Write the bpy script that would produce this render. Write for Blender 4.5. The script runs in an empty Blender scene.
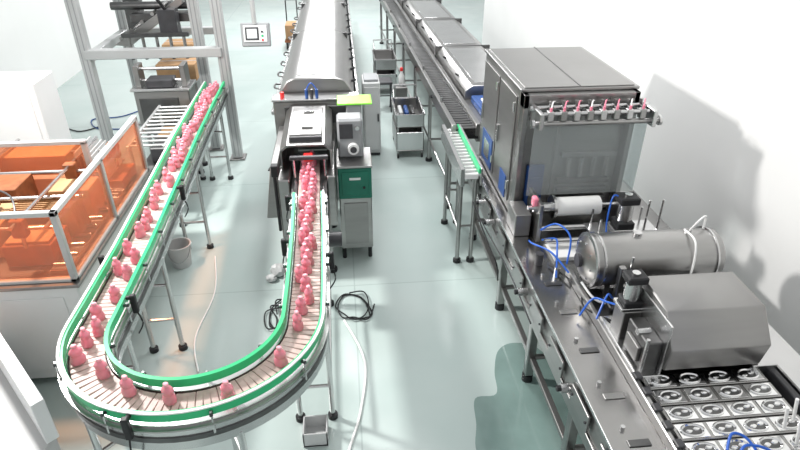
import bpy, bmesh, math, random
from mathutils import Vector, Matrix
random.seed(4)
scene=bpy.context.scene
try:
    scene.view_settings.view_transform='Standard'
    scene.view_settings.look='None'
except Exception: pass

# ------------------------------------------------------------ materials
def new(name):
    m=bpy.data.materials.new(name); m.use_nodes=True
    return m,m.node_tree.nodes,m.node_tree.links,m.node_tree.nodes['Principled BSDF']
def mat(name,col,rough=.5,metal=0.,var=.06,scale=6.,bump=0.,trans=0.,alpha=1.,emis=0.,stretch=None,coat=0.,ior=1.45,sss=0.):
    m,n,l,p=new(name)
    p.inputs['Metallic'].default_value=metal
    p.inputs['Roughness'].default_value=rough
    p.inputs['IOR'].default_value=ior
    p.inputs['Transmission Weight'].default_value=trans
    p.inputs['Alpha'].default_value=alpha
    p.inputs['Coat Weight'].default_value=coat
    if sss:
        p.inputs['Subsurface Weight'].default_value=sss;p.inputs['Subsurface Radius'].default_value=(1,.3,.3);p.inputs['Subsurface Scale'].default_value=.03
    if emis:
        p.inputs['Emission Color'].default_value=(*col,1); p.inputs['Emission Strength'].default_value=emis
    tc=n.new('ShaderNodeTexCoord'); mp=n.new('ShaderNodeMapping')
    if stretch: mp.inputs['Scale'].default_value=stretch
    nz=n.new('ShaderNodeTexNoise'); nz.inputs['Scale'].default_value=scale; nz.inputs['Detail'].default_value=4
    l.new(tc.outputs['Object'],mp.inputs['Vector']); l.new(mp.outputs['Vector'],nz.inputs['Vector'])
    r=n.new('ShaderNodeValToRGB')
    r.color_ramp.elements[0].position=.3; r.color_ramp.elements[1].position=.7
    r.color_ramp.elements[0].color=(*[max(0,c*(1-var)) for c in col],1)
    r.color_ramp.elements[1].color=(*[min(1,c*(1+var)) for c in col],1)
    l.new(nz.outputs['Fac'],r.inputs['Fac']); l.new(r.outputs['Color'],p.inputs['Base Color'])
    if bump:
        b=n.new('ShaderNodeBump'); b.inputs['Strength'].default_value=bump; b.inputs['Distance'].default_value=.01
        l.new(nz.outputs['Fac'],b.inputs['Height']); l.new(b.outputs['Normal'],p.inputs['Normal'])
    return m
STEEL=mat('brushed_steel',(.38,.375,.37),.32,1.,.07,3,.02,stretch=(1,1,8))
STEELB=mat('bright_steel',(.60,.60,.60),.27,1.,.05,4,.02)
STEELD=mat('dark_steel',(.14,.14,.14),.38,1.,.15,8,.04)
STEELS=mat('satin_steel_sheet',(.32,.315,.31),.36,.9,.06,2,.02,stretch=(1,1,8))
STEELT=mat('table_steel_sheet',(.34,.335,.33),.25,1.,.12,3,.03)
ALU=mat('aluminium_profile',(.50,.51,.51),.4,.3,.04,4)
WHITE=mat('white_paint',(.80,.81,.81),.4,0,.02,3)
CREAM=mat('light_grey_paint',(.55,.56,.56),.4,0,.04,3)
GREEN=mat('green_guide_plastic',(.03,.50,.20),.35,0,.06,8)
DGREEN=mat('dark_green_enamel',(.01,.17,.11),.35,0,.1,8)
LIME=mat('lime_plastic',(.25,.85,.05),.4,0,.05,8)
CHAIN=mat('conveyor_slat_plastic',(.58,.43,.40),.45,0,.12,30)
CHAIND=mat('conveyor_chain_link',(.22,.16,.15),.5,0,.2,30)
BLACK=mat('black_rubber',(.015,.015,.017),.5,0,.2,10)
DARK=mat('dark_plastic',(.05,.05,.055),.4,0,.2,10)
BLUE=mat('blue_tubing',(.02,.12,.55),.35,0,.08,10)
BLUED=mat('blue_plastic',(.02,.07,.24),.4,0,.1,10)
CARD=mat('cardboard',(.45,.27,.14),.8,0,.12,9)
BROWN=mat('brown_parts',(.26,.09,.035),.6,0,.3,12)
PINK=mat('pink_jelly',(1.0,.33,.42),.15,0,.05,20,trans=.22,sss=.35)
PINKC=mat('pink_cap',(1.0,.42,.50),.3,0,.04,20,sss=.3)
PINKP=mat('pink_fitting',(.85,.25,.35),.4,0,.04,20)
REDB=mat('red_plastic',(.7,.03,.03),.4,0,.05,9)
FILM=mat('white_film',(.85,.85,.84),.35,0,.03,9)
GREYP=mat('grey_plastic',(.30,.31,.32),.45,0,.06,9)
SCREEN=mat('screen_white',(.75,.8,.8),.2,0,.03,9,emis=.3)
CHROME=mat('chrome_cup',(.80,.80,.80),.10,1.,.04,5)
SHADOWF=mat('floor_shadow_film',(.20,.29,.27),.09,0,.12,3,coat=.5)  # dark colour stands in for shadow on the floor
def clear(name,col,alpha,rough=.1,tint=None):
    m,n,l,p=new(name)
    t=n.new('ShaderNodeBsdfTransparent'); t.inputs['Color'].default_value=(*(tint or col),1)
    p.inputs['Base Color'].default_value=(*col,1); p.inputs['Roughness'].default_value=rough
    mx=n.new('ShaderNodeMixShader'); mx.inputs['Fac'].default_value=alpha
    nz=n.new('ShaderNodeTexNoise'); nz.inputs['Scale'].default_value=2.
    mr=n.new('ShaderNodeMapRange'); mr.inputs['To Min'].default_value=alpha-.05; mr.inputs['To Max'].default_value=alpha+.05
    l.new(nz.outputs['Fac'],mr.inputs['Value']); l.new(mr.outputs['Result'],mx.inputs['Fac'])
    l.new(t.outputs['BSDF'],mx.inputs[1]); l.new(p.outputs['BSDF'],mx.inputs[2])
    l.new(mx.outputs['Shader'],n['Material Output'].inputs['Surface'])
    return m
ORANGE=clear('orange_acrylic',(1.,.52,.34),.26,.1,(1.,.66,.48))
GLASS=clear('clear_acrylic',(.85,.88,.88),.16,.05)

# ------------------------------------------------------------ builder
class B:
    def __init__(s,name): s.name=name; s.bm=bmesh.new(); s.mats=[]
    def mi(s,m):
        if m not in s.mats: s.mats.append(m)
        return s.mats.index(m)
    def _add(s,geomfn,m,M=None):
        t=bmesh.new(); geomfn(t)
        if M is not None: bmesh.ops.transform(t,matrix=M,verts=t.verts)
        bmesh.ops.recalc_face_normals(t,faces=t.faces)
        i=s.mi(m); mp={}
        for v in t.verts: mp[v]=s.bm.verts.new(v.co)
        for f in t.faces:
            try:
                g=s.bm.faces.new([mp[v] for v in f.verts]); g.material_index=i; g.smooth=True
            except ValueError: pass
        t.free()
    def box(s,x0,x1,y0,y1,z0,z1,m,bev=.006,rot=None,piv=None):
        def fn(t):
            bmesh.ops.create_cube(t,size=1)
            for v in t.verts:
                v.co=Vector(((x0+x1)/2+v.co.x*(x1-x0),(y0+y1)/2+v.co.y*(y1-y0),(z0+z1)/2+v.co.z*(z1-z0)))
            b=min(bev,.3*min(abs(x1-x0),abs(y1-y0),abs(z1-z0)))
            if b>.0008: bmesh.ops.bevel(t,geom=list(t.edges),offset=b,segments=1,affect='EDGES')
        M=None
        if rot:
            c=Vector(piv) if piv else Vector(((x0+x1)/2,(y0+y1)/2,(z0+z1)/2))
            M=Matrix.Translation(c)@Matrix.Rotation(rot[1],4,rot[0])@Matrix.Translation(-c)
        s._add(fn,m,M)
    def cyl(s,p0,p1,r,m,n=14,r2=None,bev=0):
        p0=Vector(p0);p1=Vector(p1);d=p1-p0;L=d.length
        if L<1e-6:return
        def fn(t):
            bmesh.ops.create_cone(t,cap_ends=True,cap_tris=False,segments=n,radius1=r,radius2=r if r2 is None else r2,depth=L)
        M=Matrix.Translation((p0+p1)/2)@d.to_track_quat('Z','Y').to_matrix().to_4x4()
        s._add(fn,m,M)
    def tube(s,pts,r,m,n=8,smooth=True,sub=6):
        P=[Vector(p) for p in pts]
        if smooth and len(P)>2:
            Q=[]
            for i in range(len(P)-1):
                a=P[max(i-1,0)];b=P[i];c=P[i+1];d=P[min(i+2,len(P)-1)]
                for k in range(sub):
                    t=k/sub
                    Q.append(.5*((2*b)+(c-a)*t+(2*a-5*b+4*c-d)*t*t+(-a+3*b-3*c+d)*t**3))
            Q.append(P[-1]);P=Q
        def fn(t):
            rings=[];up=Vector((0,0,1))
            for i,p in enumerate(P):
                tg=(P[min(i+1,len(P)-1)]-P[max(i-1,0)]).normalized()
                a=tg.cross(up)
                if a.length<.05:a=tg.cross(Vector((1,0,0)))
                a.normalize();b=tg.cross(a)
                rings.append([t.verts.new(p+r*(math.cos(6.2832*k/n)*a+math.sin(6.2832*k/n)*b)) for k in range(n)])
            for i in range(len(rings)-1):
                for k in range(n):
                    t.faces.new([rings[i][k],rings[i][(k+1)%n],rings[i+1][(k+1)%n],rings[i+1][k]])
            t.faces.new(rings[0]);t.faces.new(rings[-1])
        s._add(fn,m)
    def prism(s,poly,ext,m,bev=.004):
        e=Vector(ext)
        def fn(t):
            a=[t.verts.new(Vector(p)) for p in poly];b=[t.verts.new(Vector(p)+e) for p in poly]
            n=len(a);t.faces.new(a);t.faces.new(b[::-1])
            for i in range(n): t.faces.new([a[i],a[(i+1)%n],b[(i+1)%n],b[i]])
            if bev: bmesh.ops.bevel(t,geom=list(t.edges),offset=bev,segments=1,affect='EDGES')
        s._add(fn,m)
    def lathe(s,prof,M,m,n=14,cap=True):
        def fn(t):
            rings=[[t.verts.new((r*math.cos(6.2832*k/n),r*math.sin(6.2832*k/n),z)) for k in range(n)] for r,z in prof]
            for i in range(len(rings)-1):
                for k in range(n): t.faces.new([rings[i][k],rings[i][(k+1)%n],rings[i+1][(k+1)%n],rings[i+1][k]])
            if cap: t.faces.new(rings[0]);t.faces.new(rings[-1])
        s._add(fn,m,M)
    def sweep(s,path,sec,m):
        def fn(t):
            rings=[]
            for i,p in enumerate(path):
                a=path[max(i-1,0)];b=path[min(i+1,len(path)-1)]
                tx,ty=b[0]-a[0],b[1]-a[1];L=math.hypot(tx,ty);nx,ny=ty/L,-tx/L
                rings.append([t.verts.new((p[0]+nx*o,p[1]+ny*o,z)) for o,z in sec])
            n=len(sec)
            for i in range(len(rings)-1):
                for k in range(n): t.faces.new([rings[i][k],rings[i][(k+1)%n],rings[i+1][(k+1)%n],rings[i+1][k]])
            t.faces.new(rings[0]);t.faces.new(rings[-1])
        s._add(fn,m)
    def done(s):
        me=bpy.data.meshes.new(s.name); s.bm.to_mesh(me); s.bm.free()
        for m in s.mats: me.materials.append(m)
        try: me.set_sharp_from_angle(angle=math.radians(35))
        except Exception: pass
        o=bpy.data.objects.new(s.name,me); scene.collection.objects.link(o); return o
def bottle_leg(b,x,y,z,m=STEEL,r=.02,foot=True):
    b.cyl((x,y,.03),(x,y,z),r,m,10)
    if foot: b.cyl((x,y,0),(x,y,.035),r*1.9,BLACK,12)

# ------------------------------------------------------------ room
def floor_mat():
    m,n,l,p=new('epoxy_floor')
    tc=n.new('ShaderNodeTexCoord')
    a=n.new('ShaderNodeTexNoise');a.inputs['Scale'].default_value=.7;a.inputs['Detail'].default_value=6
    l.new(tc.outputs['Object'],a.inputs['Vector'])
    r=n.new('ShaderNodeValToRGB');r.color_ramp.elements[0].position=.35;r.color_ramp.elements[1].position=.65
    r.color_ramp.elements[0].color=(.43,.52,.50,1);r.color_ramp.elements[1].color=(.50,.575,.555,1)
    l.new(a.outputs['Fac'],r.inputs['Fac'])
    br=n.new('ShaderNodeTexBrick');br.inputs['Scale'].default_value=1;br.offset=0
    br.inputs['Brick Width'].default_value=3.;br.inputs['Row Height'].default_value=2.2;br.inputs['Mortar Size'].default_value=.006
    br.inputs['Color1'].default_value=(1,1,1,1);br.inputs['Color2'].default_value=(.97,.97,.97,1);br.inputs['Mortar'].default_value=(.78,.80,.80,1)
    l.new(tc.outputs['Object'],br.inputs['Vector'])
    mx=n.new('ShaderNodeMix');mx.data_type='RGBA';mx.blend_type='MULTIPLY';mx.inputs['Factor'].default_value=1
    l.new(r.outputs['Color'],mx.inputs['A']);l.new(br.outputs['Color'],mx.inputs['B']);l.new(mx.outputs['Result'],p.inputs['Base Color'])
    b2=n.new('ShaderNodeTexNoise');b2.inputs['Scale'].default_value=3;l.new(tc.outputs['Object'],b2.inputs['Vector'])
    mr=n.new('ShaderNodeMapRange');mr.inputs['To Min'].default_value=.12;mr.inputs['To Max'].default_value=.28
    l.new(b2.outputs['Fac'],mr.inputs['Value']);l.new(mr.outputs['Result'],p.inputs['Roughness'])
    return m
WALLM=mat('wall_white_panel',(.84,.84,.83),.5,0,.02,1.5)
b=B('floor');b.box(-6.2,5.5,-2,22,-.1,0,floor_mat(),0);b.done()
b=B('wall_right');b.box(2.95,3.1,-2,12.6,0,6,WALLM,0);b.done()
b=B('wall_left');b.box(-5.25,-5.1,-2,22,0,6,WALLM,0);b.done()
b=B('wall_back');b.box(-5.1,5.5,21.8,21.95,0,6,WALLM,0);b.done()
b=B('baseboard_right');b.box(2.93,2.95,-2,12.6,0,.12,GREYP,.003);b.done()
# thin dark glossy sheet painting the floor shadow beside the filling machine
pw=B('floor_shadow_patch')
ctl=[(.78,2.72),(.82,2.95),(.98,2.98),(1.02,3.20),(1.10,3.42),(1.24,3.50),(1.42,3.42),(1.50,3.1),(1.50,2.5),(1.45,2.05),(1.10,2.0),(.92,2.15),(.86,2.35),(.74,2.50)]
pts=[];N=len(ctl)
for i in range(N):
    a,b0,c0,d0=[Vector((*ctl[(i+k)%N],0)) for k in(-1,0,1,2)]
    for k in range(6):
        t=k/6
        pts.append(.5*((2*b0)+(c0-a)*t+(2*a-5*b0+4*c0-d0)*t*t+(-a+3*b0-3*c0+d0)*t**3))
pw.prism([(p.x,p.y,0.0005) for p in pts],(0,0,.0025),SHADOWF,0)
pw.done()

# ------------------------------------------------------------ U conveyor
path=[(-1.58,7.28),(-1.57,6.5),(-1.55,5.5),(-1.51,4.5),(-1.475,3.5),(-1.47,3.0)]
cx,cy,R=-.885,2.70,.585
for i in range(0,33):
    a=math.pi+math.pi*i/32
    path.append((cx+R*math.cos(a),cy+R*math.sin(a)))
path+=[(-.30,3.0),(-.31,3.6),(-.33,4.2),(-.35,5.05)]
seg=[0]
for i in range(1,len(path)): seg.append(seg[-1]+math.hypot(path[i][0]-path[i-1][0],path[i][1]-path[i-1][1]))
TOT=seg[-1]
def at(s):
    s=max(0,min(TOT-1e-6,s))
    for i in range(1,len(path)):
        if s<=seg[i]:
            t=(s-seg[i-1])/(seg[i]-seg[i-1]);a=path[i-1];c=path[i]
            L=math.hypot(c[0]-a[0],c[1]-a[1])
            return a[0]+(c[0]-a[0])*t,a[1]+(c[1]-a[1])*t,(c[0]-a[0])/L,(c[1]-a[1])/L
c=B('bottle_conveyor')
def sec(o0,o1,z0,z1): return [(o0,z0),(o1,z0),(o1,z1),(o0,z1)]
c.sweep(path,sec(-.09,.09,.93,.985),CHAIND)
c.sweep(path,sec(.095,.125,.84,1.005),STEELB)
c.sweep(path,sec(-.125,-.095,.84,1.005),STEELB)
c.sweep(path,sec(.125,.145,.985,.995),STEEL)
c.sweep(path,sec(-.145,-.125,.985,.995),STEEL)
c.sweep(path,sec(.125,.131,.90,.93),STEELD);c.sweep(path,sec(-.131,-.125,.90,.93),STEELD)
gp=path[:-1]
c.sweep(gp,sec(.098,.120,1.03,1.08),GREEN)
c.sweep(gp,sec(-.120,-.098,1.03,1.08),GREEN)
c.sweep(gp,sec(.112,.126,1.081,1.089),FILM)
s_=0.02
while s_<TOT-.02:
    x,y,tx,ty=at(s_)
    ang=math.atan2(ty,tx)
    c.box(x-.0175,x+.0175,y-.088,y+.088,.985,1.0,CHAIN,.003,rot=('Z',ang))
    s_+=.038
s_=.2
while s_<TOT-.8:
    x,y,tx,ty=at(s_);nx,ny=ty,-tx
    for sg in(-1,1):
        c.cyl((x+nx*sg*.138,y+ny*sg*.138,.93),(x+nx*sg*.138,y+ny*sg*.138,1.07),.006,STEELB,8)
        c.cyl((x+nx*sg*.148,y+ny*sg*.148,1.052),(x+nx*sg*.12,y+ny*sg*.12,1.052),.009,DARK,8)
    s_+=.42
for s0 in(.5,2.1,3.6,4.45,5.05,5.75,6.6,7.85):
    x,y,tx,ty=at(s0);nx,ny=ty,-tx
    for sg in(-1,1):
        px,py=x+nx*sg*.11,y+ny*sg*.11
        bottle_leg(c,px,py,.86,STEELB,.018)
    for z in(.3,.62): c.cyl((x-nx*.11,y-ny*.11,z),(x+nx*.11,y+ny*.11,z),.012,STEELB,8)
c.cyl((-.19,2.9,.35),(-.21,4.3,.35),.014,STEELB,8)
c.cyl((-.41,2.9,.35),(-.43,4.3,.35),.014,STEELB,8)
c.box(-.42,-.24,3.9,4.1,.66,.84,STEELD,.01);c.cyl((-.24,4.0,.75),(-.08,4.0,.75),.06,DARK,18)
for s0,sg in((4.35,-1),(5.35,1),(7.0,1),(7.85,-1),(7.2,-1),(2.9,-1),(3.9,1)):
    x,y,tx,ty=at(s0);nx,ny=ty,-tx
    px,py=x+nx*sg*.16,y+ny*sg*.16
    c.box(px-.017,px+.017,py-.017,py+.017,.96,1.09,BLACK,.006)
    c.cyl((px,py,1.07),(px-nx*sg*.035,py-ny*sg*.035,1.07),.013,BLACK,10)
    c.tube([(px,py,.98),(px+nx*sg*.02,py+ny*sg*.02,.88),(px-nx*sg*.02,py-ny*sg*.02,.8)],.005,BLACK,6)
c.done()

bo=B('pink_jelly_bottles')
prof=[(.028,0),(.037,.006),(.039,.028),(.034,.048),(.028,.060),(.033,.075),(.034,.088),(.026,.102),(.016,.110),(.012,.120)]
capp=[(.013,.118),(.015,.121),(.015,.132),(.010,.136)]
pos=[];s_=.12
while s_<2.45: pos.append(s_); s_+=random.uniform(.050,.070)
pos+=[2.6,2.72,2.85,2.98,3.10,3.3,3.42,3.52,3.75,3.86,3.98,4.05,4.28,4.45,4.58,4.67,4.80,4.98,5.22,5.46,5.74,6.06,6.36,6.50,6.60,6.72,6.83,6.92]
s_=7.0
while s_<TOT-.1: pos.append(s_); s_+=random.uniform(.055,.080)
for s0 in pos:
    if s0>TOT-.05: continue
    x,y,tx,ty=at(s0);o=random.uniform(-.046,.046)
    M=Matrix.Translation((x+ty*o,y-tx*o,1.0))@Matrix.Rotation(random.uniform(0,3),4,'Z')@Matrix.Diagonal((1.02,.80,.90,1))
    bo.lathe(prof,M,PINK,14);bo.lathe(capp,M,PINKC,12)
bo.done()

# ------------------------------------------------------------ orange guarded case packer
g=B('carton_packing_machine')
g.box(-3.3,-1.84,3.38,5.25,.06,.86,WHITE,.012)
g.box(-3.3,-1.82,3.36,5.27,.86,.885,STEELS,.004)
g.box(-2.55,-1.95,3.372,3.38,.15,.78,WHITE,.004);g.box(-3.2,-2.6,3.372,3.38,.15,.78,WHITE,.004)
for x in(-3.2,-2.5,-1.95):
    for y in(3.5,5.1): g.cyl((x,y,0),(x,y,.07),.03,BLACK,12)
zt=1.40
for x,y in((-1.86,3.42),(-1.86,4.25),(-1.86,5.15),(-2.1,4.62),(-3.1,3.42),(-3.1,4.62)):
    g.box(x-.02,x+.02,y-.02,y+.02,.885,zt,ALU,.004)
g.box(-1.88,-1.84,3.4,5.17,zt-.02,zt+.015,CREAM,.004)
g.box(-3.12,-1.84,3.40,3.44,zt-.02,zt+.015,CREAM,.004)
g.box(-3.12,-2.08,4.60,4.64,zt-.02,zt+.015,CREAM,.004)
g.box(-1.88,-1.84,3.4,5.17,.885,.91,CREAM,.004);g.box(-3.12,-1.84,3.40,3.44,.885,.91,CREAM,.004)
g.box(-1.864,-1.856,3.44,5.13,.90,zt-.02,ORANGE,0)
g.box(-3.08,-1.88,3.416,3.424,.90,zt-.02,ORANGE,0)
g.box(-3.08,-2.12,4.616,4.624,.90,zt-.02,ORANGE,0)
g.box(-2.95,-2.45,3.75,4.15,.885,1.12,CARD,.005)
g.box(-2.96,-2.44,3.94,3.96,1.12,1.123,CREAM,0)
g.box(-2.38,-2.05,3.62,3.90,.885,1.05,BROWN,.005)
g.box(-2.36,-2.07,3.64,3.88,1.05,1.07,CARD,.003)
g.box(-2.9,-2.5,4.2,4.5,.885,1.2,BROWN,.005)
g.box(-2.30,-2.0,4.25,4.5,.885,1.15,CARD,.005)
g.box(-2.25,-1.92,4.72,5.08,.885,1.0,BROWN,.005)
g.box(-2.95,-2.5,3.5,3.68,.885,1.0,CREAM,.005)
for i in range(7): g.box(-2.42,-2.0,3.95+i*.03,3.955+i*.03,.885,1.18,CARD,0,rot=('X',.2))
for y in(3.6,4.05,4.5,4.9): g.cyl((-3.0,y,1.2),(-1.95,y,1.2),.014,STEELB,8)
for x in(-2.85,-2.2,-1.98): g.cyl((x,3.5,1.25),(x,5.1,1.25),.014,STEELB,8)
for x,y in((-2.2,3.6),(-2.2,4.5),(-2.6,4.05),(-2.0,4.9),(-2.85,3.6)):
    g.box(x-.045,x+.045,y-.035,y+.035,1.14,1.27,BROWN,.006); g.cyl((x,y,1.05),(x,y,1.14),.015,STEELB,8)
g.box(-2.05,-1.92,3.5,5.05,.885,.92,STEELB,.004)
for i in range(12): g.cyl((-2.04,3.56+i*.13,.93),(-1.93,3.56+i*.13,.93),.012,STEEL,8)
g.tube([(-2.2,3.6,1.27),(-2.3,3.8,1.33),(-2.5,4.0,1.3),(-2.6,4.05,1.25)],.007,DARK,6)
g.box(-2.95,-2.2,4.72,5.15,.885,1.05,CREAM,.01);g.box(-2.9,-2.35,4.78,5.1,1.05,1.22,CARD,.006)
for i in range(8):
    g.box(-2.25+i*.03,-2.245+i*.03,4.72,5.1,1.0,1.26-i*.01,CREAM,0)
g.done()
w=B('electrical_cabinet')
w.box(-3.75,-2.80,5.5,5.95,0.05,1.62,WHITE,.012)
w.box(-3.70,-3.29,5.485,5.5,.15,1.55,WHITE,.006);w.box(-3.26,-2.85,5.485,5.5,.15,1.55,WHITE,.006)
w.box(-3.24,-3.22,5.46,5.485,.8,.98,DARK,.004)
w.box(-3.75,-2.80,5.5,5.95,0,.05,DARK,.003);w.done()
w=B('low_machine_guard')
w.prism([(-2.42,3.26,.02),(-1.72,2.45,.02),(-1.95,1.7,.02),(-3.3,2.0,.02),(-3.3,3.26,.02)],(0,0,.46),CREAM,.01)
w.prism([(-2.40,3.28,.48),(-1.70,2.45,.48),(-1.75,2.40,.48),(-2.46,3.24,.48)],(0,0,.30),WHITE,.004)
w.prism([(-2.44,3.22,.0),(-1.78,2.47,.0),(-2.0,1.75,.0),(-3.25,2.05,.0),(-3.25,3.22,.0)],(0,0,.02),DARK,0)
w.done()

# ------------------------------------------------------------ gantry
q=B('robot_gantry_frame')
for x,y in((-3.05,7.4),(-1.46,7.43),(-1.80,7.78),(-3.05,8.9)):
    q.box(x-.06,x+.06,y-.06,y+.06,.02,2.5,ALU,.008);q.box(x-.10,x+.10,y-.10,y+.10,0,.02,STEELS,.004)
    for k in(-.025,.025): q.box(x+k-.005,x+k+.005,y-.064,y-.06,.05,2.5,GREYP,0)
q.box(-3.05,-1.46,7.33,7.45,1.36,1.47,ALU,.008)
q.box(-3.05,-1.40,7.37,7.49,2.40,2.5,ALU,.008)
q.box(-3.1,-3.0,7.35,8.95,2.40,2.5,ALU,.008);q.box(-1.86,-1.74,7.4,8.9,2.40,2.5,ALU,.008)
q.box(-3.05,-1.8,8.85,8.95,2.4,2.5,ALU,.008)
q.box(-3.05,-1.8,8.85,8.95,1.3,1.4,ALU,.008)
q.box(-3.1,-3.0,7.4,8.9,1.3,1.4,ALU,.008)
q.cyl((-2.95,8.3,1.80),(-1.9,8.3,1.80),.05,STEELD,14)
q.box(-2.7,-1.9,8.15,8.4,1.62,1.72,STEELD,.01)
q.box(-2.30,-2.08,7.95,8.15,1.48,1.80,DARK,.01)
q.prism([(-2.95,8.1,1.35),(-2.75,8.1,1.33),(-2.0,8.1,1.85),(-2.0,8.1,1.95)],(0,.14,0),STEEL)
q.prism([(-2.95,8.5,1.35),(-2.75,8.5,1.33),(-2.0,8.5,1.85),(-2.0,8.5,1.95)],(0,.06,0),STEEL)
for i in range(6): q.cyl((-2.85+i*.15,8.1,1.43+i*.1),(-2.85+i*.15,8.56,1.43+i*.1),.025,STEEL,10)
for i in range(5):
    q.cyl((-2.7+i*.17,7.95,1.5),(-2.7+i*.17,7.95,1.25),.02,STEEL,10);q.cyl((-2.7+i*.17,7.95,1.25),(-2.7+i*.17,7.95,1.2),.035,BLACK,12,.02)
q.box(-2.78,-1.95,7.92,7.98,1.48,1.53,STEELD,.004)
q.box(-2.9,-2.7,8.6,8.8,1.4,1.9,STEELD,.01)
q.tube([(-2.2,8.0,1.8),(-2.4,7.9,2.1),(-2.9,8.0,2.2),(-3.0,8.0,2.4)],.02,BLACK,8)
q.done()
h=B('touch_panel_pendant')
h.cyl((-.98,7.0,6.0),(-.98,7.0,1.80),.026,ALU,14)
h.box(-1.14,-.82,6.97,7.07,1.55,1.81,GREYP,.012,rot=('X',-.25))
h.box(-1.11,-.85,6.955,6.968,1.60,1.78,WHITE,.004,rot=('X',-.25),piv=(-.98,7.02,1.68))
h.box(-1.09,-.94,6.948,6.957,1.62,1.76,DARK,.002,rot=('X',-.25),piv=(-.98,7.02,1.68))
h.box(-1.07,-.96,6.944,6.950,1.64,1.74,SCREEN,.002,rot=('X',-.25),piv=(-.98,7.02,1.68))
for i in range(3): h.cyl((-.90,6.95,1.64+i*.045),(-.90,6.935,1.64+i*.045),.012,(REDB,GREEN,DARK)[i],10)
h.done()
k=B('stainless_carton_erector')
k.box(-2.45,-1.82,6.95,7.28,.55,1.08,STEELS,.012)
k.box(-2.48,-1.80,6.93,7.30,1.08,1.11,STEELB,.006)
for x in(-2.4,-1.87):
    for y in(7.0,7.24): bottle_leg(k,x,y,.56,STEEL,.025)
k.box(-2.4,-1.95,6.94,6.95,.62,1.0,STEELD,.004)
for z in(1.11,1.25):k.cyl((-2.4,7.12,z+.05),(-1.86,7.12,z+.05),.02,STEELB,10)
k.box(-2.42,-2.36,7.0,7.2,1.11,1.36,STEELS,.006);k.box(-1.90,-1.84,7.0,7.2,1.11,1.36,STEELS,.006)
k.box(-2.3,-2.0,6.98,7.2,1.11,1.2,DARK,.01)
k.done()
k=B('carton_stack')
k.box(-2.45,-1.95,7.95,8.35,.9,1.12,CARD,.006);k.box(-2.44,-1.96,8.14,8.16,1.12,1.122,CREAM,0)
k.box(-2.5,-1.95,7.9,8.4,.45,.9,STEELS,.01)
for x in(-2.45,-2.0):
    for y in (7.95,8.35): bottle_leg(k,x,y,.46,STEEL,.02)
k.done()
r_=B('roller_rack')
for x in(-2.15,-1.80): r_.box(x-.015,x+.015,5.6,6.85,.9,.95,ALU,.004)
for i in range(11): r_.cyl((-2.14,5.65+i*.115,.935),(-1.81,5.65+i*.115,.935),.012,ALU,10)
for x in(-2.15,-1.80):
    for y in(5.65,6.8): bottle_leg(r_,x,y,.9,ALU,.018)
for x in(-2.15,-1.80): r_.cyl((x,5.65,.35),(x,6.8,.35),.012,ALU,8)
for y in(5.65,6.8): r_.cyl((-2.15,y,.35),(-1.80,y,.35),.012,ALU,8)
r_.box(-2.14,-1.82,5.7,6.75,.62,.64,STEELD,.004)
r_.box(-2.05,-1.9,5.9,6.2,.64,.8,DARK,.01);r_.box(-2.08,-1.88,6.3,6.6,.64,.78,CARD,.006)
r_.done()
bk=B('plastic_bucket')
MB=Matrix.Translation((-1.64,4.9,0))
bk.lathe([(.085,0),(.11,.22),(.118,.22),(.118,.235),(.105,.235),(.082,.01)],MB,CREAM,24)
bk.tube([(-1.75,4.9,.22),(-1.72,4.83,.12),(-1.64,4.79,.08),(-1.56,4.83,.12),(-1.53,4.9,.22)],.004,STEELB,6)
bk.done()

# ------------------------------------------------------------ tunnel machine
t=B('cooling_tunnel')
X0,X1=-.70,.10
y=5.90
while y<13.5:
    L=2.2
    t.prism([(X0,y+.01,1.18),(X0+.03,y+.01,1.34),(X0+.12,y+.01,1.46),(X0+.20,y+.01,1.49),(X1-.20,y+.01,1.49),(X1-.10,y+.01,1.46),(X1-.02,y+.01,1.34),(X1,y+.01,1.18)],(0,L-.03,0),STEELS,.012)
    t.box(X0+.22,X1-.22,y+.12,y+L-.15,1.49,1.496,STEEL,.003)
    t.box(X0+.05,X1-.04,y+L-.03,y+L+.01,1.17,1.46,STEELD,.004)
    for dy in(.3,.75,1.2,1.65):
        t.cyl((X1-.03,y+dy,1.36),(X1+.02,y+dy,1.38),.014,BLACK,8)
        t.tube([(X0+.02,y+dy-.08,1.32),(X0-.03,y+dy-.06,1.33),(X0-.03,y+dy+.06,1.33),(X0+.02,y+dy+.08,1.32)],.01,STEELD,8)
    y+=L
YE=y
t.box(X0-.03,X1+.03,5.85,YE,.72,1.19,STEELS,.01)
t.box(X0-.05,X1+.05,5.80,YE,1.15,1.19,STEELB,.006)
t.box(X0+.02,X1-.02,5.9,YE,.40,.72,STEELD,.01)
yy=6.0
while yy<YE:
    for x in(X0+.03,X1-.03): bottle_leg(t,x,yy,.75,STEEL,.028)
    for x in(X0-.035,X1+.03): t.box(x,x+.006,yy+.1,yy+1.2,.78,1.10,STEEL,.003)
    yy+=1.45
t.box(-.71,.12,5.67,5.85,.80,1.34,STEELS,.02)
t.box(-.60,.00,5.66,5.68,1.10,1.28,STEELD,.006)
t.box(-.72,.13,5.66,5.86,1.33,1.35,STEELB,.004)
t.cyl((-.62,5.75,1.35),(-.62,5.75,1.40),.02,REDB,12)
for i in range(3):t.cyl((-.38+i*.05,5.72,1.35),(-.38+i*.05,5.72,1.43),.016,(BLUED,DARK,BLUED)[i],10)
t.tube([(-.38,5.72,1.43),(-.33,5.7,1.5),(-.28,5.72,1.43)],.006,BLUE,6)
t.done()
e=B('shrink_labeller_infeed')
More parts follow.
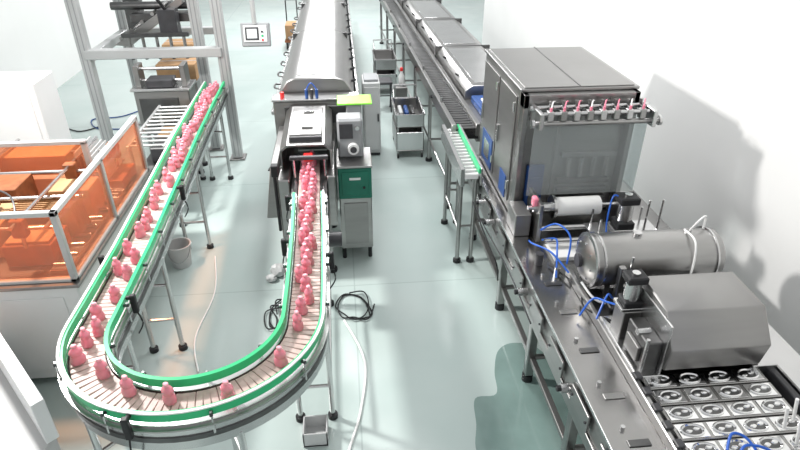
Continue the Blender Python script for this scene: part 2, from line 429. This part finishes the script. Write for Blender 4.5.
def arch(y0,y1,zt0,zt1,m,xl=-.58,xr=-.14):
    def fn(tt):
        def ring(y,z): return [(xl,y,z-.22),(xl,y,z-.05),(xl+.06,y,z),(xr-.06,y,z),(xr,y,z-.05),(xr,y,z-.22),(xr-.015,y,z-.22),(xr-.015,y,z-.06),(xr-.065,y,z-.015),(xl+.065,y,z-.015),(xl+.015,y,z-.06),(xl+.015,y,z-.22)]
        a=[tt.verts.new(p) for p in ring(y0,zt0)];b_=[tt.verts.new(p) for p in ring(y1,zt1)]
        n=len(a)
        tt.faces.new(a);tt.faces.new(b_[::-1])
        for i in range(n): tt.faces.new([a[i],a[(i+1)%n],b_[(i+1)%n],b_[i]])
    e._add(fn,m)
arch(4.72,5.64,1.26,1.30,STEEL)
e.box(-.50,-.22,4.85,5.55,1.27,1.305,STEELS,.006)
e.box(-.50,-.22,4.80,4.83,1.262,1.30,DARK,.004)
for yy in(5.0,5.4): e.box(-.40,-.30,yy-.01,yy+.01,1.305,1.325,STEELB,.003)
e.box(-.60,-.50,4.50,5.64,.50,1.04,STEEL,.01)
e.box(-.19,-.12,4.55,5.64,.55,1.04,STEEL,.01)
e.box(-.62,-.18,4.62,5.6,.42,.80,STEELS,.01)
e.box(-.58,-.20,4.60,4.63,.46,.76,STEELD,.006)
e.prism([(-.74,4.62,.62),(-.60,4.62,.62),(-.60,4.62,1.12),(-.66,4.62,1.12)],(0,.95,0),STEELS,.006)
for x in(-.60,-.20):
    for y in(4.66,5.5): bottle_leg(e,x,y,.46,STEEL,.025)
e.cyl((-.60,4.66,.2),(-.20,4.66,.2),.016,STEEL,8)
e.cyl((-.62,4.52,.55),(-.62,4.52,1.16),.014,BLACK,8);e.box(-.64,-.58,4.48,4.55,1.08,1.18,BLACK,.006)
for x in(-.46,-.20): e.cyl((x,4.6,1.02),(x,4.6,1.20),.010,STEELB,8)
e.box(-.49,-.17,4.58,4.62,1.18,1.21,DARK,.004)
e.box(-.38,-.30,4.66,4.72,1.13,1.19,REDB,.006)
for z in(.9,1.1): e.tube([(-.62,4.7,z),(-.70,4.8,z-.1),(-.72,5.1,z-.2),(-.64,5.3,z-.2)],.007,BLACK,6)
e.done()
p_=B('label_printer_station')
p_.box(-.10,.20,4.80,5.2,.68,.99,DGREEN,.01)
p_.box(-.07,.17,4.79,4.80,.72,.95,DGREEN,.004)
p_.box(.0,.10,4.782,4.79,.88,.90,FILM,0)
p_.cyl((.13,4.78,.80),(.13,4.79,.80),.012,BLACK,10)
p_.box(-.10,.20,4.84,5.2,.12,.68,STEEL,.01)
p_.box(-.06,.16,4.83,4.84,.18,.62,STEELS,.004)
for x in(-.08,.17):
    for y in(4.88,5.15): p_.cyl((x,y,0),(x,y,.13),.02,BLACK,10)
p_.box(-.11,.21,4.79,5.22,.99,1.01,STEEL,.004)
p_.box(-.09,.14,4.98,5.18,1.01,1.38,GREYP,.02)
p_.box(-.07,.05,4.97,4.98,1.20,1.34,DARK,.004)
p_.cyl((.05,4.93,1.11),(.05,4.98,1.11),.05,FILM,20);p_.cyl((.05,4.925,1.11),(.05,4.93,1.11),.03,DARK,12)
p_.cyl((.09,4.96,1.30),(.09,4.98,1.30),.02,STEELB,16)
p_.box(-.08,.24,5.24,5.5,1.42,1.435,LIME,.003)
p_.box(.0,.14,5.25,5.45,.0,1.42,GREYP,.01)
p_.done()
cb=B('floor_cables')
rr=random.Random(12)
for ox,oy,nn in((-.58,4.0,3),(-.02,4.05,2)):
    for j in range(nn):
        pts=[]
        a0=rr.uniform(0,6)
        for i in range(11):
            a=a0+i*.85;rad=rr.uniform(.08,.19)
            pts.append((ox+rad*math.cos(a),oy+1.5*rad*math.sin(a),.009+.003*i*(j+1)*.4))
        cb.tube(pts,.006,BLACK,6)
cb.tube([(-.25,4.0,.6),(-.38,3.95,.1),(-.55,3.8,.01),(-.6,4.1,.01),(-.5,4.35,.01),(-.45,4.7,.01)],.007,BLACK,6)
cb.tube([(-.1,3.9,.01),(.05,3.4,.01),(.0,2.9,.01),(-.1,2.5,.01),(-.05,2.2,.01)],.010,FILM,6)
cb.tube([(-1.35,5.0,.01),(-1.25,4.4,.01),(-1.3,3.8,.01),(-1.2,3.4,.01)],.007,FILM,6)
cb.done()
bg=B('plastic_scrap_bag')
def blob(bb,cx,cy,r,hh,m,s=3):
    def fn(tt):
        bmesh.ops.create_icosphere(tt,subdivisions=3,radius=1)
        rr=random.Random(s)
        for v in tt.verts:
            k=1+rr.uniform(-.14,.14)
            v.co=Vector((cx+v.co.x*r*k,cy+v.co.y*r*.8*k,max(0,hh*.5*(1+v.co.z*k))))
    bb._add(fn,m)
blob(bg,-.70,4.62,.07,.13,CREAM);blob(bg,-.76,4.54,.05,.07,CREAM,6);bg.done()
bx=B('parts_tray')
bx.box(-.38,-.22,2.64,2.80,.0,.02,CREAM,.004)
for a in((-.38,-.37,2.64,2.80),(-.23,-.22,2.64,2.80),(-.38,-.22,2.64,2.65),(-.38,-.22,2.79,2.80)): bx.box(*a,.0,.12,CREAM,.002)
bx.done()

d=B('control_cabinet')
d.box(.22,.44,7.3,7.7,.05,1.0,CREAM,.01);d.box(.24,.42,7.285,7.3,.1,.95,CREAM,.004);d.box(.23,.43,7.35,7.68,0,.05,DARK,0)
d.box(.40,.42,7.27,7.285,.5,.6,DARK,.002)
d.box(.24,.42,7.35,7.65,1.0,1.03,GREYP,.004);d.done()
st=B('folding_stool')
st.box(.50,.74,9.0,9.3,.45,.49,DARK,.01)
for x in(.52,.72):
    st.cyl((x,9.02,0),(x,9.28,.46),.012,DARK,8);st.cyl((x,9.28,0),(x,9.02,.46),.012,DARK,8)
st.cyl((.52,9.15,.23),(.72,9.15,.23),.01,DARK,8);st.done()

def trolley(b,x0,x1,y0,y1):
    b.box(x0,x1,y0,y1,.10,.115,STEELS,.003)
    for zz0,zz1 in((.115,.36),(.44,.60)):
        if zz0>.4: b.box(x0,x1,y0,y1,.43,.445,STEELS,.003)
        b.box(x0,x0+.012,y0,y1,zz0,zz1,STEEL,.003);b.box(x1-.012,x1,y0,y1,zz0,zz1,STEEL,.003)
        b.box(x0,x1,y0,y0+.012,zz0,zz1,STEELB,.003);b.box(x0,x1,y1-.012,y1,zz0,zz1,STEEL,.003)
    for x in(x0+.02,x1-.02):
        for y in(y0+.02,y1-.02):
            b.cyl((x,y,.07),(x,y,.62),.014,STEELB,8);b.cyl((x-.012,y,.035),(x+.012,y,.035),.035,BLACK,14)
    b.tube([(x0+.02,y1,.6),(x0+.02,y1+.1,.75),(x1-.02,y1+.1,.75),(x1-.02,y1,.6)],.012,STEELB,8,smooth=False)
    b.tube([(x0-.006,y0,.60),(x1+.006,y0,.60),(x1+.006,y1,.60),(x0-.006,y1,.60),(x0-.006,y0,.60)],.01,STEELB,8,smooth=False)
tr=B('stainless_trolley')
trolley(tr,.64,1.00,7.2,7.9)
for i in range(3): tr.box(.70+i*.08,.75+i*.08,7.45,7.75,.445,.55,(CREAM,BLUED,STEELD)[i],.01)
tr.done()
tr=B('stainless_trolley');trolley(tr,.52,.88,9.9,10.6);tr.done()
sb=B('spray_bottle')
M=Matrix.Translation((.84,8.6,.56))
sb.lathe([(.04,0),(.045,.01),(.045,.14),(.02,.19),(.02,.22)],M,FILM,16)
sb.lathe([(.024,.22),(.024,.26),(.015,.27)],M,REDB,14)
sb.box(.74,.92,8.5,8.7,.0,.56,STEELS,.01);sb.done()

# ------------------------------------------------------------ long discharge line
lg=B('tray_discharge_conveyor')
lg.box(.88,.93,5.6,14,.92,1.06,STEEL,.006);lg.box(1.13,1.18,5.6,14,.92,1.06,STEEL,.006)
y=5.6
while y<14:
    lg.box(.93,1.13,y,y+.05,1.0,1.02,STEELD,.003);y+=.075
lg.box(.90,1.16,5.6,14,.9,.93,BLACK,0)
y=5.8
while y<14:
    for x in(.92,1.9): bottle_leg(lg,x,y,.93,STEEL,.024)
    lg.cyl((.92,y,.3),(1.9,y,.3),.016,STEEL,8)
    lg.cyl((.92,y,.30),(.92,min(y+1.3,14),.30),.014,STEEL,8)
    lg.cyl((.905,y+.5,1.06),(.905,y+.5,1.12),.014,STEELB,10);lg.cyl((.87,y+.9,1.0),(.85,y+.9,1.0),.022,BLACK,10)
    y+=1.3
y=6.5
while y<14:
    lg.prism([(1.20,y,1.02),(1.21,y,1.12),(1.30,y,1.18),(1.84,y,1.18),(1.94,y,1.12),(1.96,y,1.02)],(0,1.84,0),STEEL,.006)
    lg.box(1.19,1.97,y+1.84,y+1.87,1.0,1.185,STEELD,.003)
    lg.box(1.34,1.80,y+.1,y+1.7,1.18,1.186,STEELB,.003)
    lg.cyl((1.24,y+.5,1.15),(1.20,y+.5,1.18),.012,BLACK,8);lg.cyl((1.24,y+1.3,1.15),(1.20,y+1.3,1.18),.012,BLACK,8)
    y+=1.87
lg.box(1.18,1.90,5.75,14,.80,1.02,STEELS,.008)
lg.box(1.26,1.60,5.85,6.40,1.02,1.10,BLUED,.01);lg.box(1.29,1.57,5.88,6.37,1.095,1.105,BLUED,.003)
lg.box(1.32,1.42,6.0,6.2,1.105,1.13,FILM,.006)
for v in lg.bm.verts: v.co.x+=.028*(12-v.co.y)
lg.box(1.13,1.15,4.6,5.7,.98,1.03,GREEN,.004);lg.box(1.01,1.13,4.6,5.7,.93,.98,FILM,.004);lg.box(.97,1.01,4.6,5.7,.86,1.03,STEELB,.004);lg.box(1.15,1.17,4.6,5.7,.86,1.03,STEELB,.004)
for i in range(14): lg.box(1.015,1.125,4.63+i*.075,4.67+i*.075,.98,.988,STEELB,.002)
for y in(4.7,5.45):
    for x in(1.0,1.13): bottle_leg(lg,x,y,.9,STEEL,.02)
    lg.cyl((1.0,y,.4),(1.13,y,.4),.012,STEEL,8)
lg.cyl((1.0,4.7,.35),(1.0,5.45,.35),.012,STEEL,8)
lg.done()

# ------------------------------------------------------------ forming/filling machine
f_=B('cup_fill_seal_machine')
f_.box(1.20,2.45,1.0,5.28,.60,.85,STEELS,.01)
f_.box(1.18,2.47,1.0,5.28,.845,.865,STEELT,.004)
f_.box(1.185,1.20,1.0,5.28,.58,.66,STEEL,.003)
f_.box(1.178,1.184,1.0,5.28,.845,.868,STEELB,.001)
for y in(1.2,2.3,3.1,3.95,5.1):
    for x in(1.24,2.38):
        f_.box(x-.03,x+.03,y-.03,y+.03,.06,.62,STEEL,.006);f_.cyl((x,y,0),(x,y,.06),.04,BLACK,12)
    f_.cyl((1.24,y,.22),(2.38,y,.22),.02,STEEL,8)
f_.box(1.23,1.27,1.2,5.1,.2,.24,STEELS,.004)
f_.box(1.40,2.2,1.4,3.0,.12,.6,STEELS,.01);f_.box(1.40,2.2,3.4,5.0,.12,.6,STEELS,.01)
for y in(1.75,2.15,2.55,2.95,3.4,3.9,4.4,4.9):
    f_.box(1.172,1.186,y-.12,y+.12,.68,.80,STEEL,.003)
    for dy in(-.1,.1): f_.cyl((1.165,y+dy,.74),(1.175,y+dy,.74),.008,DARK,8)
for y,z in((4.5,.75),(4.2,.72),(3.2,.74),(2.3,.74)):
    f_.cyl((1.19,y,z),(1.12,y,z),.028,STEELB,14);f_.cyl((1.12,y,z),(1.10,y,z),.018,BLACK,10)
f_.tube([(1.16,4.6,.78),(1.10,4.4,.70),(1.12,4.1,.6),(1.16,3.9,.5),(1.2,3.95,.3)],.007,BLACK,6)
f_.tube([(1.17,4.9,.8),(1.12,4.7,.66),(1.14,4.3,.62),(1.17,3.6,.64),(1.17,3.0,.62)],.006,DARK,6)
for i,y in enumerate((1.5,1.8,2.1,2.45,2.8,3.1)):
    f_.box(1.27,1.38,y-.02,y+.02,.866,.872,STEELD if i%2 else STEEL,.003)
    f_.cyl((1.28,y+.09,.865),(1.28,y+.09,.885),.012,STEELB,10)
f_.box(1.44,1.47,1.0,3.2,.865,.93,STEEL,.005);f_.box(2.20,2.24,1.0,3.2,.865,.93,DARK,.005)
f_.cyl((1.30,3.35,.865),(1.30,3.35,.95),.03,DARK,14);f_.cyl((1.38,3.2,.865),(1.38,3.2,.93),.022,STEELB,14)
CX0,CX1,CY0,CY1=1.27,2.13,3.98,5.22
f_.box(CX0,CX1,CY0+.10,CY1,.87,1.88,STEELS,.012)
f_.box(CX0-.015,CX1+.015,CY0+.06,CY1+.015,1.88,1.905,STEEL,.006)
f_.box(CX0+.02,CX1-.02,CY0+.08,CY1-.02,1.904,1.912,STEELS,.003)
f_.box((CX0+CX1)/2-.004,(CX0+CX1)/2+.004,CY0+.08,CY1,1.912,1.915,STEELD,0)
for a,bb in((4.14,4.62),(4.66,5.18)):
    f_.box(CX0-.012,CX0,a,bb,.95,1.82,STEELS,.004)
    f_.box(CX0-.03,CX0-.012,bb-.07,bb-.05,1.3,1.45,STEELB,.004)
    for z in(1.05,1.7): f_.cyl((CX0-.02,a+.02,z),(CX0-.02,a+.02,z+.07),.01,STEELB,8)
f_.box(CX0-.020,CX0-.012,4.70,5.05,.96,1.24,BLUED,.002)
f_.box(CX0-.020,CX0-.012,4.2,4.38,.95,1.14,BLUED,.002)
f_.box(CX0-.024,CX0-.020,4.78,4.97,1.02,1.18,STEELB,.002)
f_.box(CX0,CX0+.04,CY0-.0,CY0+.10,.87,1.88,STEEL,.004);f_.box(CX1-.04,CX1,CY0,CY0+.10,.87,1.88,STEEL,.004)
f_.box(CX0,CX1,CY0,CY0+.10,1.78,1.88,STEEL,.004)
f_.box(CX0+.06,CX1-.06,CY0+.09,CY0+.10,1.0,1.7,STEELS,.003)
f_.box(CX0+.30,CX0+.33,CY0+.07,CY0+.09,.95,1.75,STEEL,.003)
f_.box(CX0+.10,CX0+.24,CY0+.06,CY0+.09,.95,1.30,BLUED,.006)
f_.box(CX0+.12,CX0+.22,CY0+.05,CY0+.06,1.05,1.20,BLUED,.004)
f_.box(CX0+.05,CX1+.02,CY0-.14,CY0-.134,1.15,1.72,GLASS,0)
f_.box(CX1+.014,CX1+.02,CY0-.14,CY0+.05,1.15,1.72,GLASS,0)
for z in(.98,1.06,1.14): f_.box(CX0+.35,CX1-.10,CY0+.04,CY0+.09,z,z+.04,STEELD,.004)
for i in range(4): f_.cyl((CX0+.42+i*.1,CY0+.05,1.2),(CX0+.42+i*.1,CY0+.05,1.36),.016,STEEL,10)
f_.box(CX0+.36,CX0+.80,CY0+.05,CY0+.09,1.36,1.40,STEEL,.004)
# print / ink rail
f_.box(1.32,1.35,3.74,3.98,1.70,1.82,STEELB,.005);f_.box(2.13,2.16,3.74,3.98,1.70,1.82,STEELB,.005)
f_.cyl((1.36,3.80,1.80),(2.12,3.80,1.80),.013,STEELB,12);f_.cyl((1.30,3.80,1.73),(2.20,3.80,1.73),.018,STEEL,14)
f_.cyl((1.30,3.93,1.80),(2.18,3.93,1.80),.018,STEELB,14)
f_.box(1.36,2.12,3.85,3.88,1.76,1.79,STEEL,.004)
for i in range(8):
    x=1.41+i*.095
    f_.box(x-.022,x+.022,3.78,3.83,1.75,1.82,STEEL if i%2 else STEELB,.005);f_.cyl((x,3.80,1.82),(x,3.80,1.845),.009,PINKP,10)
    f_.cyl((x+.04,3.93,1.81),(x+.04,3.93,1.85),.013,STEEL,10)
    f_.box(x+.01,x+.05,3.84,3.90,1.79,1.82,STEELD,.004)
    f_.tube([(x,3.80,1.84),(x+.03,3.86,1.865),(x+.07,3.93,1.845)],.005,PINKP if i%3 else FILM,6)
f_.cyl((2.20,3.80,1.73),(2.22,3.80,1.73),.035,STEELB,18);f_.cyl((1.28,3.80,1.73),(1.30,3.80,1.73),.03,STEELB,18)
# film reel
f_.box(1.36,1.39,3.62,3.92,.865,1.18,STEEL,.005);f_.box(1.98,2.01,3.55,3.80,.865,1.16,STEEL,.005)
f_.cyl((1.30,3.72,1.11),(2.05,3.72,1.11),.018,STEELB,12)
f_.cyl((1.50,3.72,1.11),(1.84,3.72,1.11),.070,FILM,28);f_.cyl((1.48,3.72,1.11),(1.50,3.72,1.11),.088,STEELB,24)
f_.cyl((1.34,3.72,1.11),(1.48,3.72,1.11),.035,STEELB,20)
f_.box(1.33,1.37,3.69,3.75,1.13,1.20,PINKP,.008)
for y,z in((3.6,1.0),(3.5,.95)): f_.cyl((1.38,y,z),(2.0,y,z),.02,STEELB,14)
f_.box(1.42,1.95,3.36,3.62,.865,.90,FILM,.003)
f_.box(1.22,1.34,3.72,3.95,.865,1.05,STEELS,.006)
def pneu(x,y,z,s=1.,hose=True):
    f_.box(x-.06*s,x+.06*s,y-.05*s,y+.05*s,z,z+.02,STEELB,.003)
    f_.box(x-.045*s,x+.045*s,y-.045*s,y+.045*s,z+.02,z+.05*s,BLACK,.006)
    f_.cyl((x,y,z+.05*s),(x,y,z+.15*s),.038*s,STEELB,20)
    f_.box(x-.05*s,x+.05*s,y-.045*s,y+.045*s,z+.15*s,z+.19*s,BLACK,.008)
    f_.cyl((x,y,z+.19*s),(x,y,z+.20*s),.02*s,STEELB,12)
    if hose: f_.tube([(x-.04,y,z+.17*s),(x-.10,y+.02,z+.18*s),(x-.13,y-.02,z+.06),(x-.12,y-.05,z-.06)],.006,BLUE,6)
f_.box(1.70,2.20,3.42,3.62,.99,1.02,STEELB,.004);
for x in(1.74,2.16): f_.box(x-.015,x+.015,3.45,3.6,.86,.99,STEEL,.003)
pneu(1.95,3.52,1.02,1.4)
for x,y in((1.75,3.45),(2.08,3.45),(2.12,3.60),(1.75,3.60)):
    f_.cyl((x,y,1.02),(x,y,1.14),.008,STEELB,8)
for x in (2.14,2.24): f_.cyl((x,3.55,.86),(x,3.55,1.22),.008,STEELB,8)
# horizontal tank
ty,tz,tr_=3.04,1.09,.17
M=Matrix.Translation((1.50,ty,tz))@Matrix.Rotation(math.pi/2,4,'Y')
f_.lathe([(.03,-.05),(.10,-.038),(.145,-.014),(tr_,0),(tr_,.82),(.15,.84),(.06,.86)],M,STEEL,44)
for dx in(0,.05,.78): f_.lathe([(tr_,dx-.008),(tr_+.010,dx-.006),(tr_+.010,dx+.006),(tr_,dx+.008)],M,STEELB,44)
f_.cyl((1.43,ty,tz),(1.46,ty,tz),.045,DARK,20)
for i in range(8):
    a=i*.785;f_.cyl((1.47,ty+.12*math.cos(a),tz+.12*math.sin(a)),(1.50,ty+.12*math.cos(a),tz+.12*math.sin(a)),.009,STEELB,8)
for x in(1.62,2.2): f_.box(x-.02,x+.02,ty-.1,ty+.1,.865,.98,STEEL,.004)
f_.cyl((1.8,ty,tz+.15),(1.8,ty,tz+.19),.028,STEELB,16)
f_.tube([(2.12,ty+.02,tz+.18),(2.12,ty-.12,tz+.17),(2.10,ty-.19,tz+.02),(2.04,ty-.22,tz-.14),(1.9,ty-.25,tz-.2)],.007,FILM,6)
f_.tube([(1.44,ty-.1,tz-.1),(1.52,ty-.22,tz-.17),(1.75,ty-.22,tz-.19),(1.95,ty-.2,tz-.13),(2.12,ty,tz+.18)],.008,FILM,6)
f_.tube([(2.16,ty+.02,tz+.17),(2.18,ty,tz+.24),(2.24,ty+.02,tz+.27),(2.26,ty+.04,tz+.17)],.007,FILM,6)
f_.box(1.62,1.66,ty-.22,ty-.18,.9,1.16,STEEL,.004);f_.cyl((1.68,ty-.22,1.0),(1.68,ty-.22,1.24),.008,STEELB,8)
for i in range(3): f_.cyl((1.80+i*.13,ty-.24,.87),(1.80+i*.13,ty-.24,.97),.014,STEELB,10)
f_.box(1.56,2.2,2.74,2.86,.87,.93,STEELD,.006)
for pts in(
 [(1.30,3.6,.9),(1.26,3.4,1.0),(1.34,3.25,1.02),(1.42,3.1,.95)],
 [(1.34,3.5,1.05),(1.42,3.42,1.14),(1.48,3.3,1.1),(1.44,3.2,.95)],
 [(1.40,3.6,.9),(1.44,3.45,1.0),(1.40,3.3,1.0),(1.36,3.15,.88)],
 [(1.42,2.62,.95),(1.50,2.7,1.06),(1.56,2.75,1.0),(1.62,2.85,.92)],
 [(1.36,2.72,.9),(1.44,2.75,1.0),(1.48,2.65,1.05),(1.50,2.55,1.1)],
 [(1.66,1.66,.95),(1.72,1.73,.97),(1.78,1.71,.96),(1.80,1.62,.94)],
 [(1.68,1.60,.94),(1.74,1.66,.97),(1.84,1.64,.96),(1.88,1.58,.93)]):
    f_.tube(pts,.0065,BLUE,8)
for pts in([(1.36,3.3,.88),(1.46,3.0,.90),(1.42,2.8,.90),(1.50,2.6,.95)],[(1.56,2.72,.93),(1.66,2.70,1.02),(1.76,2.72,1.0),(1.84,2.8,.9)],[(1.9,2.72,.93),(2.0,2.68,1.0),(2.1,2.7,.98),(2.2,2.85,.9)]):
    f_.tube(pts,.006,BLACK,6)
# sealing hopper
hx0,hx1=1.60,2.14
f_.prism([(hx0,2.16,.96),(hx0,2.13,1.12),(hx0,2.26,1.28),(hx0,2.56,1.29),(hx0,2.62,1.24),(hx0,2.62,.96)],(hx1-hx0,0,0),STEELS,.008)
f_.box(hx0-.012,hx0,2.17,2.60,.94,1.25,STEELB,.004)
f_.box(hx0-.10,hx0-.012,2.2,2.42,.93,1.12,STEELD,.006)
f_.box(hx0-.12,hx0-.10,2.24,2.38,.96,1.06,STEEL,.003)
f_.cyl((hx0-.11,2.3,1.12),(hx0-.04,2.3,1.12),.02,STEELB,12)
f_.box(1.46,1.60,2.15,2.66,.90,.94,STEELB,.004);f_.box(2.10,2.24,2.15,2.66,.90,.96,STEELB,.004)
pneu(1.54,2.52,1.12,1.15,False)
f_.box(1.49,1.59,2.46,2.58,.93,1.12,STEELS,.004)
f_.cyl((1.50,2.2,.93),(1.50,2.2,1.15),.01,STEELB,8)
for i in range(10): f_.box(1.45,1.49,1.15+i*.11,1.20+i*.11,.93,.945,DARK,.004)
# cup carrier plates with cup moulds
f_.box(1.49,2.18,1.0,3.0,.868,.885,STEELD,.003)
yrow=1.10
while yrow<2.14:
    f_.box(1.50,2.17,yrow+.004,yrow+.106,.885,.905,STEELT,.004)
    for j in range(4):
        x=1.59+j*.163;yc=yrow+.055
        f_.box(x-.072,x+.072,yc-.042,yc+.042,.905,.909,CHROME,.002)
        M=Matrix.Translation((x,yc,.909))@Matrix.Diagonal((1.5,.90,1,1))
        f_.lathe([(.040,0),(.041,.006),(.036,.008),(.030,.001),(.014,.0005)],M,CHROME,24)
        f_.lathe([(.030,.0018),(.026,.002),(.01,.0022)],M,STEELD,24)
        for dx in(-.020,.022):
            M2=Matrix.Translation((x+dx,yc+.006*(1 if dx>0 else -1),.911))@Matrix.Diagonal((1.2,.8,1,1))
            f_.lathe([(.015,0),(.012,.006),(.004,.008)],M2,CHROME,14)
    yrow+=.11
for i in range(6):
    f_.cyl((2.03+(i%2)*.08,1.60+i*.045,.92),(2.00+(i%2)*.08,1.60+i*.045,1.06),.008,FILM,10)
f_.box(1.98,2.2,1.56,1.60,.92,.96,STEELB,.004)
f_.box(2.26,2.44,1.0,2.9,.865,.93,STEELB,.006)
f_.done()
dc=B('pallet_cart')
dc.box(-1.25,-.97,13.2,13.9,.16,.20,BROWN,.005);dc.box(-1.23,-.99,13.3,13.8,.20,.5,CARD,.01)
for x in(-1.21,-1.01):
    for y in(13.3,13.8): dc.cyl((x-.015,y,.07),(x+.015,y,.07),.07,BLACK,14);dc.cyl((x,y,.1),(x,y,.17),.02,DARK,8)
dc.tube([(-1.23,13.9,.2),(-1.23,14.0,.9),(-.99,14.0,.9),(-.99,13.9,.2)],.015,DARK,8,smooth=False);dc.done()
bxs=B('cardboard_box')
bxs.box(-3.5,-2.9,12.0,12.5,0,.45,CARD,.01);bxs.box(-3.5,-2.9,12.24,12.26,.45,.452,CREAM,0);bxs.done()
cp=B('blue_air_hose')
cp.tube([(-3.2,9.6,.01),(-3.5,9.2,.01),(-3.9,9.1,.01),(-3.7,8.7,.01),(-3.3,8.6,.01),(-3.4,8.2,.01),(-3.9,8.0,.01)],.009,BLUED,6)
cp.tube([(-3.6,8.9,.01),(-3.9,8.6,.01),(-4.3,8.8,.01),(-4.5,8.3,.01)],.009,BLACK,6);cp.done()

# ------------------------------------------------------------ light
w=bpy.data.worlds.new('World');scene.world=w;w.use_nodes=True
bgn=w.node_tree.nodes['Background'];bgn.inputs['Color'].default_value=(.97,.985,1,1);bgn.inputs['Strength'].default_value=.72
def area(name,loc,tgt,e,size,col=(1,1,1)):
    L=bpy.data.lights.new(name,'AREA');L.energy=e;L.size=size;L.color=col;L.shape='DISK'
    o=bpy.data.objects.new(name,L);scene.collection.objects.link(o);o.location=loc
    o.rotation_euler=(Vector(tgt)-Vector(loc)).to_track_quat('-Z','Y').to_euler();return o
area('key_lamp',(-2.9,4.5,3.7),(.9,3.4,0),245,.40,(1,.98,.95))
area('ceiling_lamp',(-.5,9,4.6),(-.5,9,0),190,1.2)
area('ceiling_lamp.001',(.5,5.5,5.0),(.5,5.5,0),100,1.4)
area('background_fill',(-.5,15,5.0),(-.5,15,0),420,1.4)  # unseen fill light added to brighten the far background

cam=bpy.data.cameras.new('camera');co=bpy.data.objects.new('camera',cam);scene.collection.objects.link(co)
cam.sensor_width=36;cam.lens=590/800*36
co.location=(0,0,3.2);co.rotation_euler=(math.radians(90-30.3),0,math.radians(-5.43))
scene.camera=co
